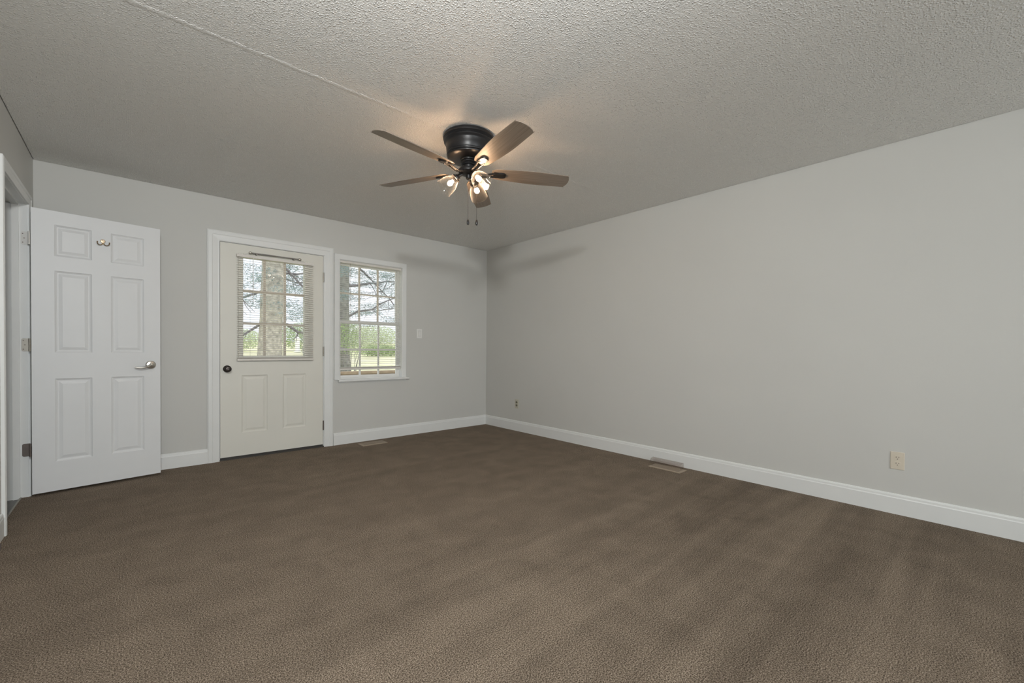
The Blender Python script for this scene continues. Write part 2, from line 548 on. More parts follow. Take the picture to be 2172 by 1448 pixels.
# wide casing round the exterior door
bm = bmesh.new()
casing(bm, -3.140, -2.209, 2.040, 0.09, lambda a, z, d: Vector((a, -d, z)), colonial(0.092, 0.018))
o = obj('trim_1', bm, 'white_trim')
tag(o, 'wide white moulded casing around the cream exterior door', 'door casing', kind='structure')

# ------------------------------------------------------------------ panel door mesh
def panel_slab(bm, w, z0, z1, th, panels, hole=None):
    """slab x 0..w, y 0..th, room face at y=0; panels: (x0,x1,z0,z1) with moulded recess on both faces"""
    cells = panels + ([hole] if hole else [])
    xs = sorted({0, w} | {p[0] for p in cells} | {p[1] for p in cells})
    zs = sorted({z0, z1} | {p[2] for p in cells} | {p[3] for p in cells})
    for side, y in ((1, 0.0), (-1, th)):
        for xa, xb in zip(xs[:-1], xs[1:]):
            for za, zb in zip(zs[:-1], zs[1:]):
                cx, cz = (xa+xb)/2, (za+zb)/2
                if any(p[0] < cx < p[1] and p[2] < cz < p[3] for p in cells):
                    continue
                bm.faces.new([bm.verts.new(c) for c in ((xa, y, za), (xb, y, za), (xb, y, zb), (xa, y, zb))])
        for p in panels:
            loops = []
            for ins, dep in ((0, 0), (0.006, 0.0045), (0.014, 0.0075), (0.020, 0.0075), (0.040, 0.0022), (0.044, 0.0022)):
                yy = y + side*dep
                loops.append([bm.verts.new(c) for c in ((p[0]+ins, yy, p[2]+ins), (p[1]-ins, yy, p[2]+ins), (p[1]-ins, yy, p[3]-ins), (p[0]+ins, yy, p[3]-ins))])
            for a, b in zip(loops[:-1], loops[1:]):
                for i in range(4):
                    j = (i+1) % 4
                    bm.faces.new((a[i], a[j], b[j], b[i]))
            bm.faces.new(loops[-1])
    def rim(x0, x1, za, zb):
        for a, b in (((x0, za), (x1, za)), ((x1, za), (x1, zb)), ((x1, zb), (x0, zb)), ((x0, zb), (x0, za))):
            bm.faces.new([bm.verts.new(c) for c in ((a[0], 0, a[1]), (b[0], 0, b[1]), (b[0], th, b[1]), (a[0], th, a[1]))])
    rim(0, w, z0, z1)
    if hole: rim(hole[0], hole[1], hole[2], hole[3])
    bmesh.ops.remove_doubles(bm, verts=bm.verts, dist=1e-5)

# ------------------------------------------------------------------ exterior door (door_1)
DL, DR = -3.1335, -2.2185
d1 = empty('door_1', (DL, 0.0, 0.0))
tag(d1, 'closed cream exterior door with gridded glass and two lower panels', 'door', kind='structure')
dw = DR-DL
gx0, gx1, gz0, gz1 = 0.170, 0.740, 0.965, 1.925
bm = bmesh.new()
panel_slab(bm, dw, 0.028, 2.034, 0.044,
           [(0.170, 0.390, 0.243, 0.792), (0.525, 0.745, 0.243, 0.792)], (gx0, gx1, gz0, gz1))
obj('slab', bm, 'cream_door', d1)
# glass lite frame
bm = bmesh.new()
for sgn, y0, y1 in ((1, -0.009, 0.012), (-1, 0.032, 0.053)):
    e = 0.028
    bx(bm, gx0-e, gx0+0.012, y0, y1, gz0-e, gz1+e)
    bx(bm, gx1-0.012, gx1+e, y0, y1, gz0-e, gz1+e)
    bx(bm, gx0+0.012, gx1-0.012, y0, y1, gz0-e, gz0+0.012)
    bx(bm, gx0+0.012, gx1-0.012, y0, y1, gz1-0.012, gz1+e)
obj('glass_frame', bm, 'cream_door', d1, bevel=0.004)
box_obj('pane', 'window_glass', gx0+0.002, gx1-0.002, 0.019, 0.024, gz0+0.002, gz1-0.002, d1)
bm = bmesh.new()
ga, gb, gc, gd = gx0+0.012, gx1-0.012, gz0+0.012, gz1-0.012
for k in (1, 2):
    x = ga + (gb-ga)*k/3
    bx(bm, x-0.011, x+0.011, 0.008, 0.034, gc, gd)
    z = gc + (gd-gc)*k/3
    bx(bm, ga, gb, 0.0082, 0.0338, z-0.011, z+0.011)
obj('muntins', bm, 'muntin_beige', d1)
# knob
Mk = Matrix.Translation((0.054, 0, 0.857)) @ Matrix.Rotation(R(90), 4, 'X')
bm = bmesh.new()
lathe(bm, [(0, 0), (0.033, 0), (0.033, 0.004), (0.026, 0.010), (0.014, 0.012), (0.012, 0.030), (0.022, 0.036), (0.0275, 0.046), (0.0275, 0.056), (0.020, 0.064), (0.010, 0.0655), (0.009, 0.062), (0, 0.062)], 28, Mk)
k = obj('knob', bm, 'bronze_knob', d1, smooth=True)
k['label'] = 'dark bronze round knob'
box_obj('latch_plate', 'bronze_knob', -0.0012, 0.002, 0.008, 0.036, 0.83, 0.885, d1)
for z in (1.81, 1.022, 0.232):
    bm = bmesh.new()
    for q in range(5):
        lathe(bm, [(0, -0.0098), (0.0065, -0.0098), (0.0065, 0.0098), (0, 0.0098)], 12, Matrix.Translation((dw+0.002, -0.006, z-0.04+q*0.02)))
    bx(bm, dw-0.001, dw+0.004, -0.004, 0.03, z-0.05, z+0.05)
    h = obj('hinge', bm, 'nickel_dark' if z < 1 else 'nickel_dull', d1, smooth=True)
    h['label'] = 'dull metal hinge knuckle'
# jamb, dark strip for the shade in the door gap, and threshold
bm = bmesh.new()
for x0, x1 in ((DX0, DL-0.003), (DR+0.003, DX1)):
    bx(bm, x0, x1, 0.0, T, 0.0, DZ)
bx(bm, DL-0.003, DR+0.003, 0.0, T, 2.0375, DZ)
t5 = obj('trim_5', bm, 'white_trim')
tag(t5, 'thin white jamb lining around the cream exterior door', 'door jamb', kind='structure')
bm = bmesh.new()
bx(bm, DL-0.0029, DL-0.0004, 0.004, 0.03, 0.03, 2.0374)
bx(bm, DR+0.0004, DR+0.0029, 0.004, 0.03, 0.03, 2.0374)
bx(bm, DL-0.0004, DR+0.0004, 0.004, 0.03, 2.0345, 2.0374)
obj('gap_shade_strip', bm, 'threshold_gap_dark', t5)
bm = bmesh.new()
bx(bm, DX0, DX1, -0.002, T+0.05, -0.05, 0.012)
bx(bm, DL, DR, 0.012, 0.09, 0.012, 0.024)
tag(obj('trim_6', bm, 'threshold_gap_dark'), 'dark threshold strip beneath the cream exterior door', 'threshold', kind='structure')

# ------------------------------------------------------------------ mini blinds
def mini_blind(name, x0, x1, ztop, zbot, yc, wand_x, label, wand_len, pitch=0.0213, m='blind_vinyl', tilt=8, brk=True):
    t = empty(name, (x0, yc, ztop))
    tag(t, label, 'blind', 'white mini blinds on the far wall')
    w = x1-x0
    h = ztop-zbot
    bm = bmesh.new()
    bx(bm, 0, w, -0.0125, 0.0125, -0.026, 0)
    obj('headrail', bm, m, t, bevel=0.002)
    bm = bmesh.new()
    bx(bm, 0.002, w-0.002, -0.0125, 0.0125, -h, -h+0.019)
    obj('bottom_rail', bm, m, t, bevel=0.003)
    bm = bmesh.new()
    n = int((h-0.026-0.036)/pitch)
    ca, sa = math.cos(R(tilt)), math.sin(R(tilt))
    for z in [-0.036 - i*pitch for i in range(n)] + [-h+0.0215+0.0032*i for i in range(4)]:
        prev = None
        for q in range(6):
            u = -0.0125 + 0.025*q/5
            c = 0.0022*(1-(u/0.0125)**2)
            y, zz = u*ca - c*sa, z + u*sa + c*ca
            cur = [bm.verts.new((0.003, y, zz)), bm.verts.new((w-0.003, y, zz)), bm.verts.new((w-0.003, y, zz-0.0004)), bm.verts.new((0.003, y, zz-0.0004))]
            if prev:
                for k in range(4):
                    j = (k+1) % 4
                    bm.faces.new((prev[k], prev[j], cur[j], cur[k]))
            else:
                bm.faces.new(cur)
            prev = cur
        bm.faces.new(prev[::-1])
    obj('slats', bm, m, t)
    for fx in (0.16, 0.84):
        bm = bmesh.new()
        for y in (-0.0135, 0.0135):
            tube(bm, [(w*fx, y, -0.02), (w*fx, y, -h+0.006)], 0.0007, 5)
        obj('ladder_cord', bm, 'cord_white', t)
    bm = bmesh.new()
    tube(bm, [(wand_x-x0, -0.018, -0.030), (wand_x-x0, -0.020, -0.030-wand_len)], 0.003, 6)
    tube(bm, [(wand_x-x0, -0.010, -0.018), (wand_x-x0, -0.018, -0.032)], 0.0022, 6)
    obj('tilt_wand', bm, 'clear_plastic' if not brk else 'cord_white', t)
    if brk:
        for fx in (0.1, 0.83):
            box_obj('bracket', 'painted_metal', w*fx-0.012, w*fx+0.012, -0.0135, 0.0175, 0.0005, 0.0035, t)
    return t
mini_blind('window_blind', -3.008, -2.327, 1.937, 0.932, -0.029, -2.878,
           'open white mini blind mounted on the cream exterior door', 0.42)
mini_blind('window_blind', -2.036, -1.305, 2.026, 0.815, 0.030, -1.925,
           'open white mini blind hanging inside the window right of the door', 0.62, brk=False)

# curtain rod on the exterior door
cr = empty('curtain_rod', (-2.681, -0.045, 1.958))
tag(cr, 'thin dark metal curtain rod with bulb ends above the door glass', 'curtain rod')
bm = bmesh.new(); tube(bm, [(-0.205, 0, 0), (0.0, 0, 0)], 0.0062, 12); tube(bm, [(0.0, 0, 0), (0.205, 0, 0)], 0.005, 12)
obj('rod', bm, 'rod_metal', cr, smooth=True)
for s in (-1, 1):
    bm = bmesh.new()
    lathe(bm, [(0, 0), (0.006, 0), (0.011, 0.010), (0.012, 0.018), (0.007, 0.028), (0, 0.031)], 14,
          Matrix.Translation((s*0.203, 0, 0)) @ Matrix.Rotation(R(90)*s, 4, 'Y'))
    obj('finial', bm, 'satin_nickel', cr, smooth=True)
    bm = bmesh.new()
    bx(bm, s*0.165-0.006, s*0.165+0.006, -0.006, 0.045, -0.012, -0.004)
    bx(bm, s*0.165-0.006, s*0.165+0.006, 0.038, 0.045, -0.022, 0.006)
    obj('bracket', bm, 'rod_metal', cr)

# ------------------------------------------------------------------ window_1
w1 = empty('window_1', (WX0, 0, WZ0))
tag(w1, 'white double-hung window with grid panes right of the exterior door', 'window', kind='structure')
ww, wh = WX1-WX0, WZ1-WZ0
st = 0.014   # stool top above WZ0
# casing
bm = bmesh.new()
casing(bm, 0.002, ww-0.006, wh-0.004, 0.055, lambda a, z, d: Vector((a, -d, z)),
       [(0, 0), (0, 0.012), (0.004, 0.014), (0.045, 0.016), (0.055-0.004, 0.016), (0.055, 0.013), (0.055, 0)], z0=st)
obj('casing', bm, 'white_trim', w1)
# jamb lining
bm = bmesh.new()
bx(bm, 0.0, 0.008, 0.0, T, 0, wh); bx(bm, ww-0.008, ww, 0.0, T, 0, wh); bx(bm, 0.008, ww-0.008, 0.0, T, wh-0.008, wh)
bx(bm, 0.008, ww-0.008, 0.0, T, -0.0, 0.008)
obj('jamb', bm, 'white_trim', w1)
# stool
bm = bmesh.new()
bx(bm, -0.018, ww+0.072-0.0, -0.052, 0.0, st-0.022, st)
bx(bm, 0.008, ww-0.008, 0.0, 0.072, st-0.006, st)
obj('sill', bm, 'white_trim', w1, bevel=0.004)
bm = bmesh.new()
bx(bm, -0.005, ww+0.05, -0.012, 0.0, st-0.038, st-0.022)
obj('apron', bm, 'white_trim', w1)
# frame
fa, fb = 0.008, ww-0.008
zb, zt = st, wh-0.008
bm = bmesh.new()
bx(bm, fa, fa+0.020, 0.072, 0.125, zb, zt); bx(bm, fb-0.020, fb, 0.072, 0.125, zb, zt)
bx(bm, fa+0.02, fb-0.02, 0.072, 0.125, zt-0.018, zt); bx(bm, fa+0.02, fb-0.02, 0.072, 0.125, zb, zb+0.012)
obj('frame', bm, 'vinyl_white', w1)
zm = 1.352-WZ0
def sash(name, z0, z1, y0, y1, bot, top):
    bm = bmesh.new()
    a, b = fa+0.0205, fb-0.0205
    s = 0.014
    bx(bm, a, a+s, y0, y1, z0, z1); bx(bm, b-s, b, y0, y1, z0, z1)
    bx(bm, a+s, b-s, y0, y1, z0, z0+bot); bx(bm, a+s, b-s, y0, y1, z1-top, z1)
    so = obj(name, bm, 'vinyl_white', w1, bevel=0.0015)
    yc = (y0+y1)/2
    ga, gb, gc, gd = a+s, b-s, z0+bot, z1-top
    box_obj('pane', 'window_glass', ga-0.004, gb+0.004, yc-0.002, yc+0.002, gc-0.004, gd+0.004, so)
    bm = bmesh.new()
    for k in (1, 2):
        x = ga+(gb-ga)*k/3
        bx(bm, x-0.009, x+0.009, yc-0.008, yc+0.008, gc, gd)
    z = (gc+gd)/2
    bx(bm, ga, gb, yc-0.0078, yc+0.0078, z-0.009, z+0.009)
    obj('muntins', bm, 'muntin_beige' if name == 'upper_sash' else 'vinyl_white', so)
sash('lower_sash', zb+0.0125, zm+0.018, 0.074, 0.096, 0.026, 0.032)
sash('upper_sash', zm-0.016, zt-0.0185, 0.0975, 0.119, 0.034, 0.018)

# added window behind the camera, unseen, to carry the fill light
w2 = empty('window_2_added', (RX0, YR-T, RZ0))
tag(w2, 'added wide white framed window, unseen, in the wall behind the camera', 'window', kind='structure')
rw, rh = RX1-RX0, RZ1-RZ0
bm = bmesh.new()
for x in (0.0, rw/3-0.02, 2*rw/3-0.02, rw-0.04):
    bx(bm, x, x+0.04, 0.02, 0.08, 0, rh)
for z in (0.0, rh-0.04):
    for k in range(3):
        xs = [0.0, rw/3-0.02, 2*rw/3-0.02, rw-0.04]
        bx(bm, xs[k]+0.04, xs[k+1], 0.02, 0.08, z, z+0.04)
obj('frame', bm, 'vinyl_white', w2)
for k in range(3):
    xs = [0.0, rw/3-0.02, 2*rw/3-0.02, rw-0.04]
    box_obj('pane', 'window_glass', xs[k]+0.04, xs[k+1], 0.045, 0.050, 0.04, rh-0.04, w2)

# ------------------------------------------------------------------ open doorway and open door (door_2)
JN, JF = -1.035, -0.262      # near and far jamb faces
bm = bmesh.new()
casing(bm, -1.040, -0.257, 2.050-0.004, 0.057, lambda a, z, d: Vector((-W+d, a, z)), [(o_*0.070/0.092, d) for o_, d in colonial(0.092, 0.0178)])
ca = obj('trim_2', bm, 'white_trim')
tag(ca, 'white casing and jamb of the open doorway at the left edge', 'door casing', kind='structure')
bm = bmesh.new()
x0, x1 = -W-T, -W
bx(bm, x0, x1, OY0, JN, -0.006, OZ); bx(bm, x0, x1, JF, OY1, -0.006, OZ); bx(bm, x0, x1, JN, JF, 2.042, OZ)
obj('jamb', bm, 'white_trim', ca)
bm = bmesh.new()
sx0, sx1 = -W-0.072, -W-0.038
bx(bm, sx0, sx1, JN, JN+0.011, -0.006, 2.042); bx(bm, sx0, sx1, JF-0.011, JF, -0.006, 2.042); bx(bm, sx0, sx1, JN+0.011, JF-0.011, 2.031, 2.042)
obj('door_stop', bm, 'white_trim', ca)
bm = bmesh.new(); bx(bm, -W-0.030, -W+0.003, JN-0.0005, JN+0.0018, 0.885, 0.945)
obj('strike_plate', bm, 'nickel_dull', ca, bevel=0.001)
bm = bmesh.new()
casing(bm, -1.040, -0.257, 2.046, 0.057, lambda a, z, d: Vector((-W-T-d, a, z)), [(0, 0), (0, 0.012), (0.057, 0.012), (0.057, 0)])
tag(obj('trim_3', bm, 'white_trim'), 'white casing on the hallway side of the open doorway', 'door casing', kind='structure')
# metal transition strip between carpet and vinyl
bm = bmesh.new(); bx(bm, -W-0.042, -W-0.032, JN, JF, -0.006, 0.004)
tag(obj('trim_7', bm, 'nickel_dull', bevel=0.002), 'thin metal strip between carpet and grey hallway floor', 'transition strip', kind='structure')

ang = R(9.0)
d2 = empty('door_2', (-4.266, -0.3025, 0.0), ang)
tag(d2, 'white six-panel interior door standing open against the far wall', 'door', kind='structure')
bm = bmesh.new()
LP0, LP1, RP0, RP1 = 0.111, 0.304, 0.408, 0.603
panel_slab(bm, 0.706, 0.020, 2.022, 0.035,
           [(LP0, LP1, 0.229, 0.825), (RP0, RP1, 0.229, 0.825), (LP0, LP1, 1.011, 1.598), (RP0, RP1, 1.011, 1.598), (LP0, LP1, 1.702, 1.925), (RP0, RP1, 1.702, 1.925)])
obj('slab', bm, 'white_door', d2)
# lever handle, both sides
def lever(side):
    bm = bmesh.new()
    y0 = 0.0 if side > 0 else 0.035
    Mr = Matrix.Translation((0.644, y0, 0.912)) @ Matrix.Rotation(R(90)*side, 4, 'X')
    lathe(bm, [(0, 0), (0.033, 0), (0.033, 0.005), (0.028, 0.011), (0.013, 0.014), (0.012, 0.040), (0.010, 0.046), (0.006, 0.047), (0.0055, 0.044), (0, 0.044)], 28, Mr)
    pts = []
    for i in range(11):
        t = i/10
        pts.append((0.644 - 0.105*t, y0 - side*(0.041 + 0.006*math.sin(t*PI)), 0.912 - 0.019*math.sin(t*PI*0.82) - 0.004*t))
    tube(bm, pts, [0.0095, 0.0092, 0.0085, 0.008, 0.0075, 0.007, 0.0065, 0.006, 0.0055, 0.005, 0.004], 12)
    h = obj('lever_handle', bm, 'satin_nickel', d2, smooth=True)
    h['label'] = 'satin nickel lever handle'
lever(1); lever(-1)
box_obj('latch', 'satin_nickel', 0.7055, 0.7075, 0.006, 0.029, 0.885, 0.94, d2)
# hinges: knuckle barrel on the door edge, leaf on the jamb
for i, (zc, mm, lb) in enumerate(((1.808, 'painted_metal', 'white painted hinge'), (1.066, 'nickel_dull', 'dull nickel hinge'), (0.330, 'nickel_dark', 'dark brown metal hinge'))):
    bm = bmesh.new()
    for q in range(5):
        lathe(bm, [(0, -0.0088), (0.0058, -0.0088), (0.0058, 0.0088), (0, 0.0088)], 12, Matrix.Translation((-0.008, 0.004, zc-0.036+q*0.018)))
    Mi = Matrix.Rotation(-ang, 4, 'Z')
    # leaf lies on the far jamb face (y = JF in world)
    inv = (Matrix.Translation((-4.266, -0.3025, 0)) @ Matrix.Rotation(ang, 4, 'Z')).inverted()
    n = 6
    f = []
    lx0, lx1, yy = -W-0.029, -W+0.010, JF-0.0022
    prof = [(lx1, zc-0.045)]
    for k in range(n+1):
        a = -PI/2 - (PI/2)*k/n
        prof.append((lx0+0.011+0.011*math.cos(a), zc-0.034+0.011*math.sin(a)))
    for k in range(n+1):
        a = PI - (PI/2)*k/n
        prof.append((lx0+0.011+0.011*math.cos(a), zc+0.034+0.011*math.sin(a)))
    prof.append((lx1, zc+0.045))
    va = [bm.verts.new(inv @ Vector((x, yy, z))) for x, z in prof]
    vb = [bm.verts.new(inv @ Vector((x, yy+0.002, z))) for x, z in prof]
    bm.faces.new(va); bm.faces.new(vb[::-1])
    for k in range(len(va)):
        j = (k+1) % len(va)
        bm.faces.new((va[k], va[j], vb[j], vb[k]))
    h = obj('hinge', bm, mm, d2)
    h['label'] = lb
    bm = bmesh.new()
    for sx, sz in ((-0.020, 0.030), (-0.013, 0.0), (-0.020, -0.030)):
        c = inv @ Vector((-W+sx, yy-0.0003, zc+sz))
        lathe(bm, [(0, 0), (0.0036, 0), (0.0030, 0.0008), (0, 0.001)], 10, Matrix.Translation(c) @ Matrix.Rotation(R(90), 4, 'X'))
    obj('screw', bm, 'nickel_dark', h)

# double coat hook on the open door
hk = empty('coat_hook', Vector((-4.266, -0.3025, 0)) + Matrix.Rotation(ang, 3, 'Z') @ Vector((0.364, 0, 1.856)), ang)
tag(hk, 'small brass double coat hook on the open white door', 'hook')
bm = bmesh.new()
lathe(bm, [(0, 0), (0.0145, 0), (0.0145, 0.003), (0.012, 0.005), (0, 0.0055)], 20, Matrix.Rotation(R(90), 4, 'X'))
obj('back_plate', bm, 'brass_hook', hk, smooth=True)
bm = bmesh.new()
for sx, sz in ((-0.005, 0.006), (0.005, -0.004)):
    lathe(bm, [(0, 0), (0.0026, 0), (0.002, 0.0012), (0, 0.0013)], 8, Matrix.Translation((sx, -0.0052, sz)) @ Matrix.Rotation(R(90), 4, 'X'))
obj('screw', bm, 'bronze_knob', hk)
for s in (-1, 1):
    bm = bmesh.new()
    pts = []
    for i in range(10):
        t = i/9
        a = R(-80) + R(190)*t
        pts.append((s*(0.003+0.0155+0.0155*math.sin(a)), -0.006-0.022*t, -0.0135 - 0.018*math.cos(a)))
    tube(bm, pts, [0.0042, 0.004, 0.0036, 0.0034, 0.0033, 0.0033, 0.0033, 0.0035, 0.004, 0.0044], 10)
    obj('prong', bm, 'brass_hook', hk, smooth=True)

# ------------------------------------------------------------------ switch and outlets
def wall_frame(loc, rz):
    return loc, rz
sw = empty('light_switch', (-1.066, 0.0, 1.247))
tag(sw, 'white rocker light switch on the far wall right of the window', 'light switch')
box_obj('cover_plate', 'switch_plastic', -0.036, 0.036, -0.006, 0.0, -0.058, 0.058, sw, bevel=0.0025)
bm = bmesh.new()
bx(bm, -0.0165, 0.0165, -0.0085, -0.0045, -0.033, 0.033)
obj('rocker', bm, 'vinyl_white', sw, bevel=0.0015)
bm = bmesh.new()
for x0, x1, z0, z1 in ((-0.018, -0.0165, -0.0345, 0.0345), (0.0165, 0.018, -0.0345, 0.0345), (-0.0165, 0.0165, -0.0345, -0.033), (-0.0165, 0.0165, 0.033, 0.0345)):
    bx(bm, x0, x1, -0.0064, -0.0045, z0, z1)
obj('gap', bm, 'grey_socket', sw)

def outlet(loc, label, mplate, mrec, mslot):
    t = empty('wall_outlet', loc, R(-90))
    tag(t, label, 'outlet', 'duplex outlets on the right wall')
    # local: x along the wall, -y into the room
    box_obj('cover_plate', mplate, -0.0350, 0.0350, -0.0055, 0.0, -0.0575, 0.0575, t, bevel=0.0025)
    for s in (-1, 1):
        bm = bmesh.new()
        n = 24
        va, vb = [], []
        for k in range(n):
            a = 2*PI*k/n
            x = 0.0172*math.cos(a); z = max(-0.0135, min(0.0135, 0.0172*math.sin(a)))
            va.append(bm.verts.new((x, -0.0045, z+s*0.0195))); vb.append(bm.verts.new((x, -0.0072, z+s*0.0195)))
        bm.faces.new(va); bm.faces.new(vb[::-1])
        for k in range(n):
            j = (k+1) % n
            bm.faces.new((va[k], vb[k], vb[j], va[j]))
        rec = obj('receptacle', bm, mrec, t)
        bm = bmesh.new()
        bx(bm, -0.0078, -0.0052, -0.0075, -0.007, s*0.0195-0.001, s*0.0195+0.0075)
        bx(bm, 0.0052, 0.0078, -0.0075, -0.007, s*0.0195-0.0, s*0.0195+0.0065)
        lathe(bm, [(0, 0), (0.0026, 0), (0.0026, 0.0005), (0, 0.0005)], 10, Matrix.Translation((0, -0.007, s*0.0195-0.0075)) @ Matrix.Rotation(R(90), 4, 'X'))
        obj('slots', bm, mslot, rec)
    bm = bmesh.new()
    lathe(bm, [(0, 0), (0.003, 0), (0.0026, 0.001), (0, 0.0012)], 10, Matrix.Translation((0, -0.0055, 0)) @ Matrix.Rotation(R(90), 4, 'X'))
    obj('screw', bm, mplate, t)
    return t
outlet((0, -0.650, 0.350), 'small outlet on the right wall near the far corner, dark sockets', 'almond_grey', 'grey_socket', 'dark_plastic')
outlet((0, -4.352, 0.350), 'ivory outlet low on the right wall nearer the camera', 'ivory_plastic', 'ivory_plastic', 'dark_plastic')

# ------------------------------------------------------------------ floor registers
def register(loc, rz, L, Wd, label):
    t = empty('floor_register', loc, rz)
    tag(t, label, 'floor vent', 'tan floor registers')
    bm = bmesh.new()
    a, b = L/2, Wd/2
    la = [bm.verts.new(v) for v in ((-a, -b, 0.0), (a, -b, 0.0), (a, b, 0.0), (-a, b, 0.0))]
    lb = [bm.verts.new(v) for v in ((-a, -b, 0.004), (a, -b, 0.004), (a, b, 0.004), (-a, b, 0.004))]
    i1 = 0.014
    lc = [bm.verts.new(v) for v in ((-a+i1, -b+i1, 0.009), (a-i1, -b+i1, 0.009), (a-i1, b-i1, 0.009), (-a+i1, b-i1, 0.009))]
    i2 = 0.020
    ld = [bm.verts.new(v) for v in ((-a+i2, -b+i2, 0.008), (a-i2, -b+i2, 0.008), (a-i2, b-i2, 0.008), (-a+i2, b-i2, 0.008))]
    for p, q in ((la, lb), (lb, lc), (lc, ld)):
        for k in range(4):
            j = (k+1) % 4
            bm.faces.new((p[k], p[j], q[j], q[k]))
    obj('rim', bm, 'register_tan', t)
    bm = bmesh.new()
    bx(bm, -a+i2, a-i2, -b+i2, b-i2, 0.0005, 0.003)
    obj('duct', bm, 'register_dark', t)
    bm = bmesh.new()
    n = 26
    for k in range(n+1):
        x = -a+i2 + (L-2*i2)*k/n
        bx(bm, x-0.0019, x+0.0019, -b+i2, b-i2, 0.0032, 0.0078)
    m_ = 4
    for k in range(m_+1):
        y = -b+i2 + (Wd-2*i2)*k/m_
        bx(bm, -a+i2, a-i2, y-0.0018, y+0.0018, 0.0031, 0.0077)
    obj('grille', bm, 'register_tan', t)
    return t
register((-1.745, -0.186, 0.001), 0, 0.285, 0.150, 'tan floor vent by the baseboard below the window')
register((-0.163, -2.830, 0.001), R(90), 0.300, 0.135, 'tan floor vent by the right wall under a clear deflector')
# clear plastic air deflector
bm = bmesh.new()
pr = []
for i in range(11):
    a = R(90)*i/10
    pr.append((-0.092 - 0.055*math.sin(a), 0.062 - 0.030*(1-math.cos(a))))
pr = [(-0.086, 0.010), (-0.086, 0.058)] + pr
th = 0.0018
y0, y1 = -2.945, -2.650
ra = []
for y in (y0, y1):
    ra.append([bm.verts.new((x, y, z)) for x, z in pr])
rb = []
for y in (y0, y1):
    rb.append([bm.verts.new((x-th*0.4, y, z-th)) for x, z in pr])
for q in (ra, rb):
    for i in range(len(pr)-1):
        bm.faces.new((q[0][i], q[0][i+1], q[1][i+1], q[1][i]))
for y_i in (0, 1):
    for i in range(len(pr)-1):
        bm.faces.new((ra[y_i][i], ra[y_i][i+1], rb[y_i][i+1], rb[y_i][i]))
bm.faces.new((ra[0][-1], ra[1][-1], rb[1][-1], rb[0][-1])); bm.faces.new((ra[0][0], ra[1][0], rb[1][0], rb[0][0]))
for y in (y0, y1):      # end cheeks
    c = [bm.verts.new((x, y, z)) for x, z in pr] + [bm.verts.new((-0.147, y, 0.010))]
    bm.faces.new(c)
tag(obj('air_deflector', bm, 'clear_plastic'), 'clear plastic air deflector over the floor vent by the right wall', 'vent deflector')

# brown cord at the far left edge
bm = bmesh.new()
tube(bm, [(-4.270, -1.66, 0.004), (-4.262, -1.56, 0.004), (-4.257, -1.45, 0.004), (-4.260, -1.35, 0.004), (-4.268, -1.28, 0.004), (-4.271, -1.25, 0.005)], 0.0038, 10)
tag(obj('cord', bm, 'brown_cord', smooth=True), 'dark brown cord on the carpet at the left edge by the baseboard', 'cord')

# ------------------------------------------------------------------ ceiling fan
FX, FY = -2.1044, -2.4634
fan = empty('ceiling_fan', (FX, FY, H))
tag(fan, 'flush black ceiling fan with five washed-wood blades and three lit shades', 'ceiling fan')
bm = bmesh.new()
lathe(bm, [(0, 0), (0.158, 0), (0.164, -0.005), (0.167, -0.014), (0.166, -0.024), (0.159, -0.030), (0.156, -0.034), (0.159, -0.038), (0.161, -0.043), (0.158, -0.049),
           (0.150, -0.055), (0.1475, -0.062), (0.146, -0.085), (0.143, -0.112), (0.1405, -0.117), (0.1435, -0.121), (0.1425, -0.126), (0.1380, -0.130),
           (0.1405, -0.134), (0.1390, -0.139), (0.132, -0.144), (0.112, -0.149), (0.080, -0.152), (0, -0.152)], 64)
obj('motor_housing', bm, 'bronze_dark', fan, smooth=True)
bm = bmesh.new()
lathe(bm, [(0, -0.148), (0.058, -0.148), (0.056, -0.156), (0.050, -0.160), (0.054, -0.164), (0.054, -0.170), (0.047, -0.176), (0.050, -0.181), (0.046, -0.187),
           (0.038, -0.190), (0.037, -0.205), (0.040, -0.209), (0.064, -0.212), (0.0665, -0.219), (0.065, -0.230), (0.054, -0.240), (0.032, -0.248),
           (0.019, -0.249), (0.018, -0.268), (0.013, -0.274), (0, -0.276)], 48)
obj('hub', bm, 'bronze_dark', fan, smooth=True)
BASE = 43.59
# one blade, along +x
def blade_outline():
    R0, R1 = 0.152, 0.687
    up = []
    n = 26
    for i in range(n+1):
        t = i/n
        r = R0 + (R1-0.012-R0)*t
        hw = 0.047 + 0.021*math.sin(min(1, t*1.45)*PI/2) - 0.0075*max(0, t-0.55)/0.45
        if t < 0.07:
            hw *= (0.72+0.28*math.sqrt(t/0.07))
        up.append((r, hw))
    tip = []
    h = up[-1][1]
    for i in range(9):
        y = h - 2*h*i/8
        tip.append((R1 - 0.018*(y/h)**2 - (0.004 if i in (0, 8) else 0), y))
    return up + tip + [(r, -hw) for r, hw in reversed(up)]
ol = blade_outline()
bm = bmesh.new()
va = [bm.verts.new((x, y, 0.0022)) for x, y in ol]
vb = [bm.verts.new((x, y, -0.0022)) for x, y in ol]
bm.faces.new(va); bm.faces.new(vb[::-1])
for k in range(len(ol)):
    j = (k+1) % len(ol)
    bm.faces.new((va[k], vb[k], vb[j], va[j]))
bl0 = obj('blade', bm, 'blade_wood', fan, bevel=0.0012)
bm = bmesh.new()
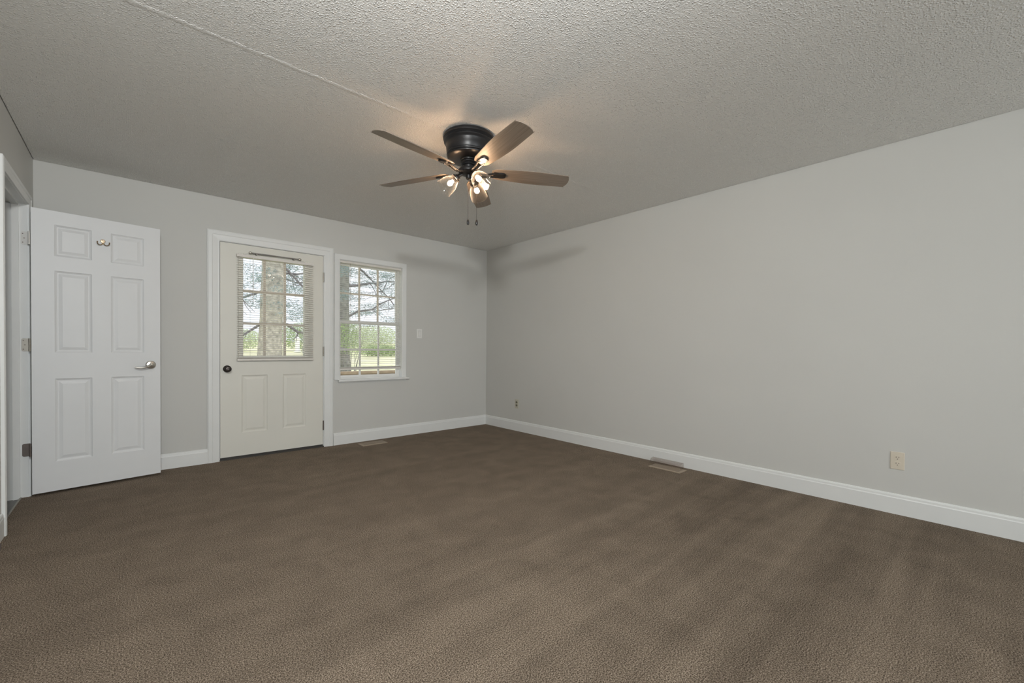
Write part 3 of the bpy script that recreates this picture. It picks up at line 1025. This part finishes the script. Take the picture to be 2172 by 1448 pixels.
# blade iron: two bars from the hub that dip and join a paddle beneath the blade
zo = 0.218
for s in (-1, 1):
    pts = [(0.048, s*0.006, -0.224+zo), (0.070, s*0.008, -0.232+zo), (0.092, s*0.010, -0.240+zo), (0.118, s*0.012, -0.238+zo), (0.145, s*0.013, -0.231+zo), (0.170, s*0.017, -0.228+zo), (0.195, s*0.014, -0.2275+zo)]
    tube(bm, pts, [0.010, 0.009, 0.0075, 0.0068, 0.0065, 0.006, 0.006], 10)
n = 20
pa, pb = [], []
for k in range(n):
    a = 2*PI*k/n
    x = 0.212 + 0.036*math.cos(a); y = 0.0265*math.copysign(abs(math.sin(a))**0.7, math.sin(a))
    pa.append(bm.verts.new((x, y, -0.0035))); pb.append(bm.verts.new((x-0.002*math.cos(a), y*0.9, -0.0125)))
bm.faces.new(pa[::-1]); bm.faces.new(pb)
for k in range(n):
    j = (k+1) % n
    bm.faces.new((pa[k], pa[j], pb[j], pb[k]))
bx(bm, 0.165, 0.195, -0.0250, 0.0250, -0.0115, -0.0035)
ir0 = obj('blade_iron', bm, 'bronze_dark', fan, smooth=True)
for k in range(5):
    b = bl0 if k == 0 else bl0.copy()
    i = ir0 if k == 0 else ir0.copy()
    if k:
        C.objects.link(b); C.objects.link(i)
    a = R(BASE + 72*k)
    b.rotation_euler = i.rotation_euler = (0, 0, 0)
    rot = Matrix.Rotation(a, 4, 'Z') @ Matrix.Rotation(R(-13.6), 4, 'X')
    for q in (b, i):
        q.parent = fan
        q.matrix_basis = Matrix.Translation((0, 0, -0.222)) @ rot
# light kit
Fr = math.degrees(math.atan2(-0.666, 0.7455))   # camera-right direction
def shade_profile():
    outer = [(0.027, 0.0), (0.031, -0.004), (0.033, -0.012), (0.038, -0.022), (0.047, -0.036), (0.0525, -0.054), (0.056, -0.078), (0.0585, -0.1005), (0.0600, -0.1020), (0.0600, -0.1045), (0.0585, -0.1055)]
    inner = [(r-0.0018, z) for r, z in reversed(outer)]
    return outer + inner
for q, da in enumerate((188, -52, 68)):
    a = R(Fr + da)
    Mz = Matrix.Rotation(a, 4, 'Z')
    tilt = Matrix.Rotation(R(-48), 4, 'Y')      # lean outward
    bm = bmesh.new()
    pts = [Mz @ Vector(p) for p in ((0.030, 0, -0.238), (0.048, 0, -0.246), (0.062, 0, -0.256), (0.072, 0, -0.268))]
    tube(bm, pts, 0.0075, 10)
    Ms = Mz @ Matrix.Translation((0.066, 0, -0.258)) @ tilt
    lathe(bm, [(0, 0.004), (0.014, 0.002), (0.019, -0.004), (0.021, -0.012), (0.0285, -0.016), (0.0285, -0.026), (0.024, -0.029), (0.0145, -0.030), (0.0145, -0.046), (0, -0.046)], 24, Ms)
    so = obj('lamp_holder', bm, 'bronze_dark', fan, smooth=True)
    bm = bmesh.new()
    lathe(bm, shade_profile(), 40, Ms @ Matrix.Translation((0, 0, -0.024)), closed=True)
    sh = obj('lamp_shade', bm, 'clear_glass', so, smooth=True)
    sh['label'] = 'clear glass bell shade'
    bm = bmesh.new()
    lathe(bm, [(0, -0.045), (0.009, -0.047), (0.010, -0.054), (0.0150, -0.063), (0.0165, -0.072), (0.0145, -0.081), (0.008, -0.088), (0, -0.090)], 20, Ms)
    bu = obj('bulb', bm, 'bulb_glow', so, smooth=True)
    bu['label'] = 'glowing warm bulb'
# pull chains
cr_, cf_ = Vector((0.7455, -0.666, 0)), Vector((0.666, 0.7455, 0))
for lat, fwd, zb_ in ((-0.003, 0.0, -0.570), (0.054, -0.004, -0.574)):
    p = cr_*lat + cf_*fwd
    bm = bmesh.new()
    z0 = -0.262 if lat < 0.02 else -0.236
    top = p*0.35 if lat > 0.02 else p
    tube(bm, [(top.x, top.y, z0), (p.x, p.y, z0-0.05), (p.x, p.y, zb_+0.036)], 0.0011, 6)
    ch = obj('pull_chain', bm, 'bronze_knob', fan)
    bm = bmesh.new()
    lathe(bm, [(0, 0.038), (0.003, 0.037), (0.0062, 0.030), (0.0076, 0.020), (0.0076, 0.010), (0.0055, 0.003), (0, 0)], 16, Matrix.Translation((p.x, p.y, zb_)))
    obj('pull_knob', bm, 'bronze_dark', ch, smooth=True)

# ------------------------------------------------------------------ outdoors
def gz(y):
    return -0.45 + (0.0 if y < 4 else (y-4)*0.030)
bm = bmesh.new()
random.seed(11)
nx, ny = 40, 40
grid = []
for j in range(ny+1):
    y = 0.6 + 95*(j/ny)**2
    row = []
    for i in range(nx+1):
        x = -60 + 130*i/nx
        row.append(bm.verts.new((x, y, gz(y)+random.uniform(-0.03, 0.03)*min(1, y/8))))
    grid.append(row)
for j in range(ny):
    for i in range(nx):
        bm.faces.new((grid[j][i], grid[j][i+1], grid[j+1][i+1], grid[j+1][i]))
mat('lawn', (0.72, 0.71, 0.46), 0.95, var=0.25, vscale=0.6, bump=0.5, bscale=8, bdist=0.05)
tag(obj('ground', bm, 'lawn'), 'pale yellow-green lawn outside the window and door', 'lawn', kind='structure')

def leaves(bm, centre, rad, n, size, flat=0.6, rnd=random, wd=0.35):
    cx, cy, cz = centre
    for _ in range(n):
        while True:
            p = Vector((rnd.uniform(-1, 1), rnd.uniform(-1, 1), rnd.uniform(-1, 1)))
            if p.length <= 1: break
        c = Vector((cx+p.x*rad[0], cy+p.y*rad[1], cz+p.z*rad[2]))
        d = Vector((rnd.gauss(0, 1), rnd.gauss(0, 1), rnd.gauss(0, flat))).normalized()
        e = d.cross(Vector((rnd.gauss(0, 1), rnd.gauss(0, 1), rnd.gauss(0, 1)))).normalized()
        s = size*rnd.uniform(0.6, 1.4)
        v = [bm.verts.new(c - d*s), bm.verts.new(c + e*s*wd), bm.verts.new(c + d*s), bm.verts.new(c - e*s*wd)]
        bm.faces.new(v)

def crooked(p0, p1, n, amp, rnd):
    p0, p1 = Vector(p0), Vector(p1)
    L = (p1-p0).length
    pts = []
    for i in range(n+1):
        t = i/n
        o_ = Vector((rnd.uniform(-1, 1), rnd.uniform(-1, 1), rnd.uniform(-1, 1)))*amp*L*(0 if i in (0,) else 1)
        pts.append(p0.lerp(p1, t) + o_)
    return pts

def tree(base, height, r0, r1, bark, label, lean=(0, 0), limbs=(), tufts=(), leafm='needle_blue', lsize=0.05, seed=1, group=None, extra=None):
    rnd = random.Random(seed)
    t = empty('tree', base)
    tag(t, label, 'tree', group)
    bm = bmesh.new()
    n = 16
    pts, rads = [], []
    for i in range(n+1):
        k = i/n
        pts.append((lean[0]*k + 0.03*math.sin(k*9+seed), lean[1]*k, -0.3 + (height+0.3)*k))
        rads.append((r0*(1-k)+r1*k)*(1+0.5*max(0, 0.08-k)/0.08)*rnd.uniform(0.96, 1.04))
    tube(bm, pts, rads, 14)
    obj('trunk', bm, bark, t, smooth=True)
    if limbs:
        for p0, p1, rr in limbs:
            bm = bmesh.new()
            pts = crooked(p0, p1, 7, 0.025, rnd)
            tube(bm, pts, [rr*(1-0.75*i/7) for i in range(8)], 6)
            for i in range(2, 8):
                for _ in range(2):
                    q = pts[i]
                    L = (Vector(p1)-Vector(p0)).length*rnd.uniform(0.12, 0.3)
                    d = Vector((rnd.gauss(0, 1), rnd.gauss(0, 1), rnd.gauss(-0.5, 0.6))).normalized()
                    pp = crooked(q, q+d*L, 4, 0.05, rnd)
                    tube(bm, pp, [rr*0.3, rr*0.25, rr*0.2, rr*0.15, rr*0.1], 4)
            obj('branch', bm, 'twig_bark', t)
    if tufts:
        bm = bmesh.new()
        for c, rad, cnt in tufts:
            leaves(bm, c, rad, cnt*3, lsize*0.62, 0.4, rnd, 0.16)
        obj('foliage', bm, leafm, t)
    return t

# big tree whose trunk fills the door glass
rt_ = random.Random(5)
tf = []
for _ in range(60):
    tf.append(((rt_.uniform(-1.6, 1.5), rt_.uniform(-0.6, 0.8), rt_.uniform(2.1, 4.2)), (0.36, 0.34, 0.10), 95))
tree((-1.72, 4.5, gz(4.5)), 6.0, 0.24, 0.14, 'bark_grey', 'thick grey-barked tree seen through the door glass', lean=(-0.02, 0), seed=3,
     limbs=[((0.05, 0, 2.0), (1.5, 0.1, 1.45), 0.035), ((-0.1, 0, 2.0), (-1.0, 0.1, 1.3), 0.03), ((0.0, 0, 3.2), (1.3, -0.2, 2.1), 0.03), ((0, 0, 2.6), (-1.2, 0.2, 2.2), 0.03), ((0.05, 0, 2.9), (1.0, 0.3, 3.1), 0.03)],
     tufts=tf, leafm='needle_blue', lsize=0.045)
# tree at the left of the window
tree((0.08, 6.0, gz(6)), 6.5, 0.34, 0.22, 'bark_dark', 'dark tree trunk seen at the left side of the window', lean=(-0.05, 0), seed=8,
     limbs=[((0.2, 0, 3.0), (2.1, 0.1, 3.4), 0.04), ((0.2, 0, 2.2), (2.2, -0.2, 3.1), 0.03), ((0.2, 0, 3.8), (1.6, 0.2, 2.6), 0.03)],
     tufts=[((rt_.uniform(0.2, 2.6), rt_.uniform(-0.5, 0.8), rt_.uniform(2.1, 4.3)), (0.45, 0.4, 0.08), 90) for _ in range(38)], lsize=0.045)
# conifers further back
for i, (x, y, h, sd, lb) in enumerate(((0.15, 13, 8, 21, 'tall blue-green conifer behind the thick trunk outside the door'), (6.5, 15, 9, 22, 'tall blue-green conifer seen through the right part of the window'), (-3.6, 19, 9, 23, 'distant blue-green conifer left of the thick trunk'))):
    rr = random.Random(sd)
    tf = []
    lm = []
    for _ in range(34):
        z = rr.uniform(2.6, h)
        a = rr.uniform(0, 2*PI)
        d = rr.uniform(0.3, 2.4)
        tf.append(((d*math.cos(a), d*math.sin(a), z), (0.7, 0.7, 0.16), 90))
        if _ % 3 == 0: lm.append(((0, 0, z+0.3), (d*math.cos(a), d*math.sin(a), z), 0.035))
    tree((x, y, gz(y)), h, 0.16, 0.05, 'bark_dark', lb, limbs=lm, tufts=tf, lsize=0.10, seed=sd, group='conifers beyond the lawn')
# shrubs
def shrub(x, y, rad, n, m, size, label, seed, name='shrub', cat='shrub', group=None, z0=None, zc=None):
    rnd = random.Random(seed)
    t = empty(name, (x, y, gz(y) if z0 is None else z0))
    tag(t, label, cat, group)
    bm = bmesh.new()
    for _ in range(6):
        tube(bm, crooked((0, 0, -0.05), (rnd.uniform(-1, 1)*rad[0]*0.6, rnd.uniform(-1, 1)*rad[1]*0.6, (zc or rad[2])+rad[2]*0.5), 4, 0.04, rnd), [0.02*rad[2], 0.018*rad[2], 0.015*rad[2], 0.01*rad[2], 0.006*rad[2]], 5)
    obj('stem', bm, 'twig_bark', t)
    bm = bmesh.new()
    leaves(bm, (0, 0, zc or rad[2]), rad, n, size, 1.0, rnd)
    obj('foliage', bm, m, t)
    return t
shrub(0.95, 7.3, (0.52, 0.4, 0.52), 4200, 'leaf_pale', 0.019, 'pale green leafy shrub beside the dark trunk outside the window', 31, zc=1.62)
shrub(0.0, 5.2, (0.30, 0.22, 0.42), 2200, 'leaf_green', 0.018, 'green leafy shrub in front of the dark trunk at the window left', 37, zc=1.72)
far = [(-4, 42, 3.1, 'leaf_green'), (3.0, 42, 3.1, 'leaf_pale'), (10, 42, 3.1, 'leaf_green'), (17, 42, 3.1, 'leaf_pale'), (24, 42, 3.1, 'leaf_pale'), (31, 42, 3.1, 'leaf_green')]
labs = ['green bushes far across the lawn at the door glass left', 'pale bushes far across the lawn behind the thick trunk', 'green bushes far across the lawn behind the white post',
        'pale bushes far across the lawn at the window left', 'green bushes far across the lawn at the window middle', 'green bushes far across the lawn beyond the window right edge']
for i, (x, y, rr_, mm) in enumerate(far):
    shrub(x, y, (rr_, 1.6, 1.5 if i != 1 else 1.1), 6500, mm, 0.085, labs[i], 40+i, name='bush', cat='bush', group='bushes beyond the lawn')
shrub(12.2, 30, (2.2, 0.9, 0.5), 3500, 'leaf_green', 0.07, 'low rounded green shrub on the lawn seen through the lower window', 51)
shrub(-0.95, 0.62, (0.55, 0.25, 0.33), 500, 'leaf_green', 0.04, 'green leafy plant just outside below the window', 61, name='garden_plant', cat='plant', z0=-0.42)
# white post across the lawn
t = empty('garden_post', (8.05, 39, gz(39)))
tag(t, 'small white post standing far across the lawn', 'post')
bm = bmesh.new(); lathe(bm, [(0, 0), (0.34, 0), (0.34, 0.12), (0.22, 0.16), (0.20, 1.15), (0.26, 1.2), (0.26, 1.3), (0, 1.5)], 12)
obj('shaft', bm, 'white_paint_out', t)
bm = bmesh.new(); bx(bm, -1.3, 1.6, -0.3, 0.3, 0.0, 0.5)
tag(obj('stone_wall', bm, 'grey_stone_out', loc=(9.6, 38, gz(38)-0.05)), 'low grey stone wall far across the lawn', 'wall')
# deck railing just outside the window
t = empty('deck_railing', (0.0, 1.70, -0.335))
tag(t, 'brown wooden railing just outside the bottom of the window', 'railing')
bm = bmesh.new(); bx(bm, -1.9, 3.6, -0.045, 0.045, 1.00, 1.04)
obj('top_rail', bm, 'deck_wood', t, bevel=0.004)
bm = bmesh.new(); bx(bm, -1.9, 3.6, -0.02, 0.02, 0.955, 0.998)
obj('rail_board', bm, 'deck_wood', t)
for x in (-1.85, -0.1, 1.7, 3.5):
    box_obj('post', 'deck_wood', x-0.045, x+0.045, 0.0205, 0.1105, -0.1, 0.998, t)
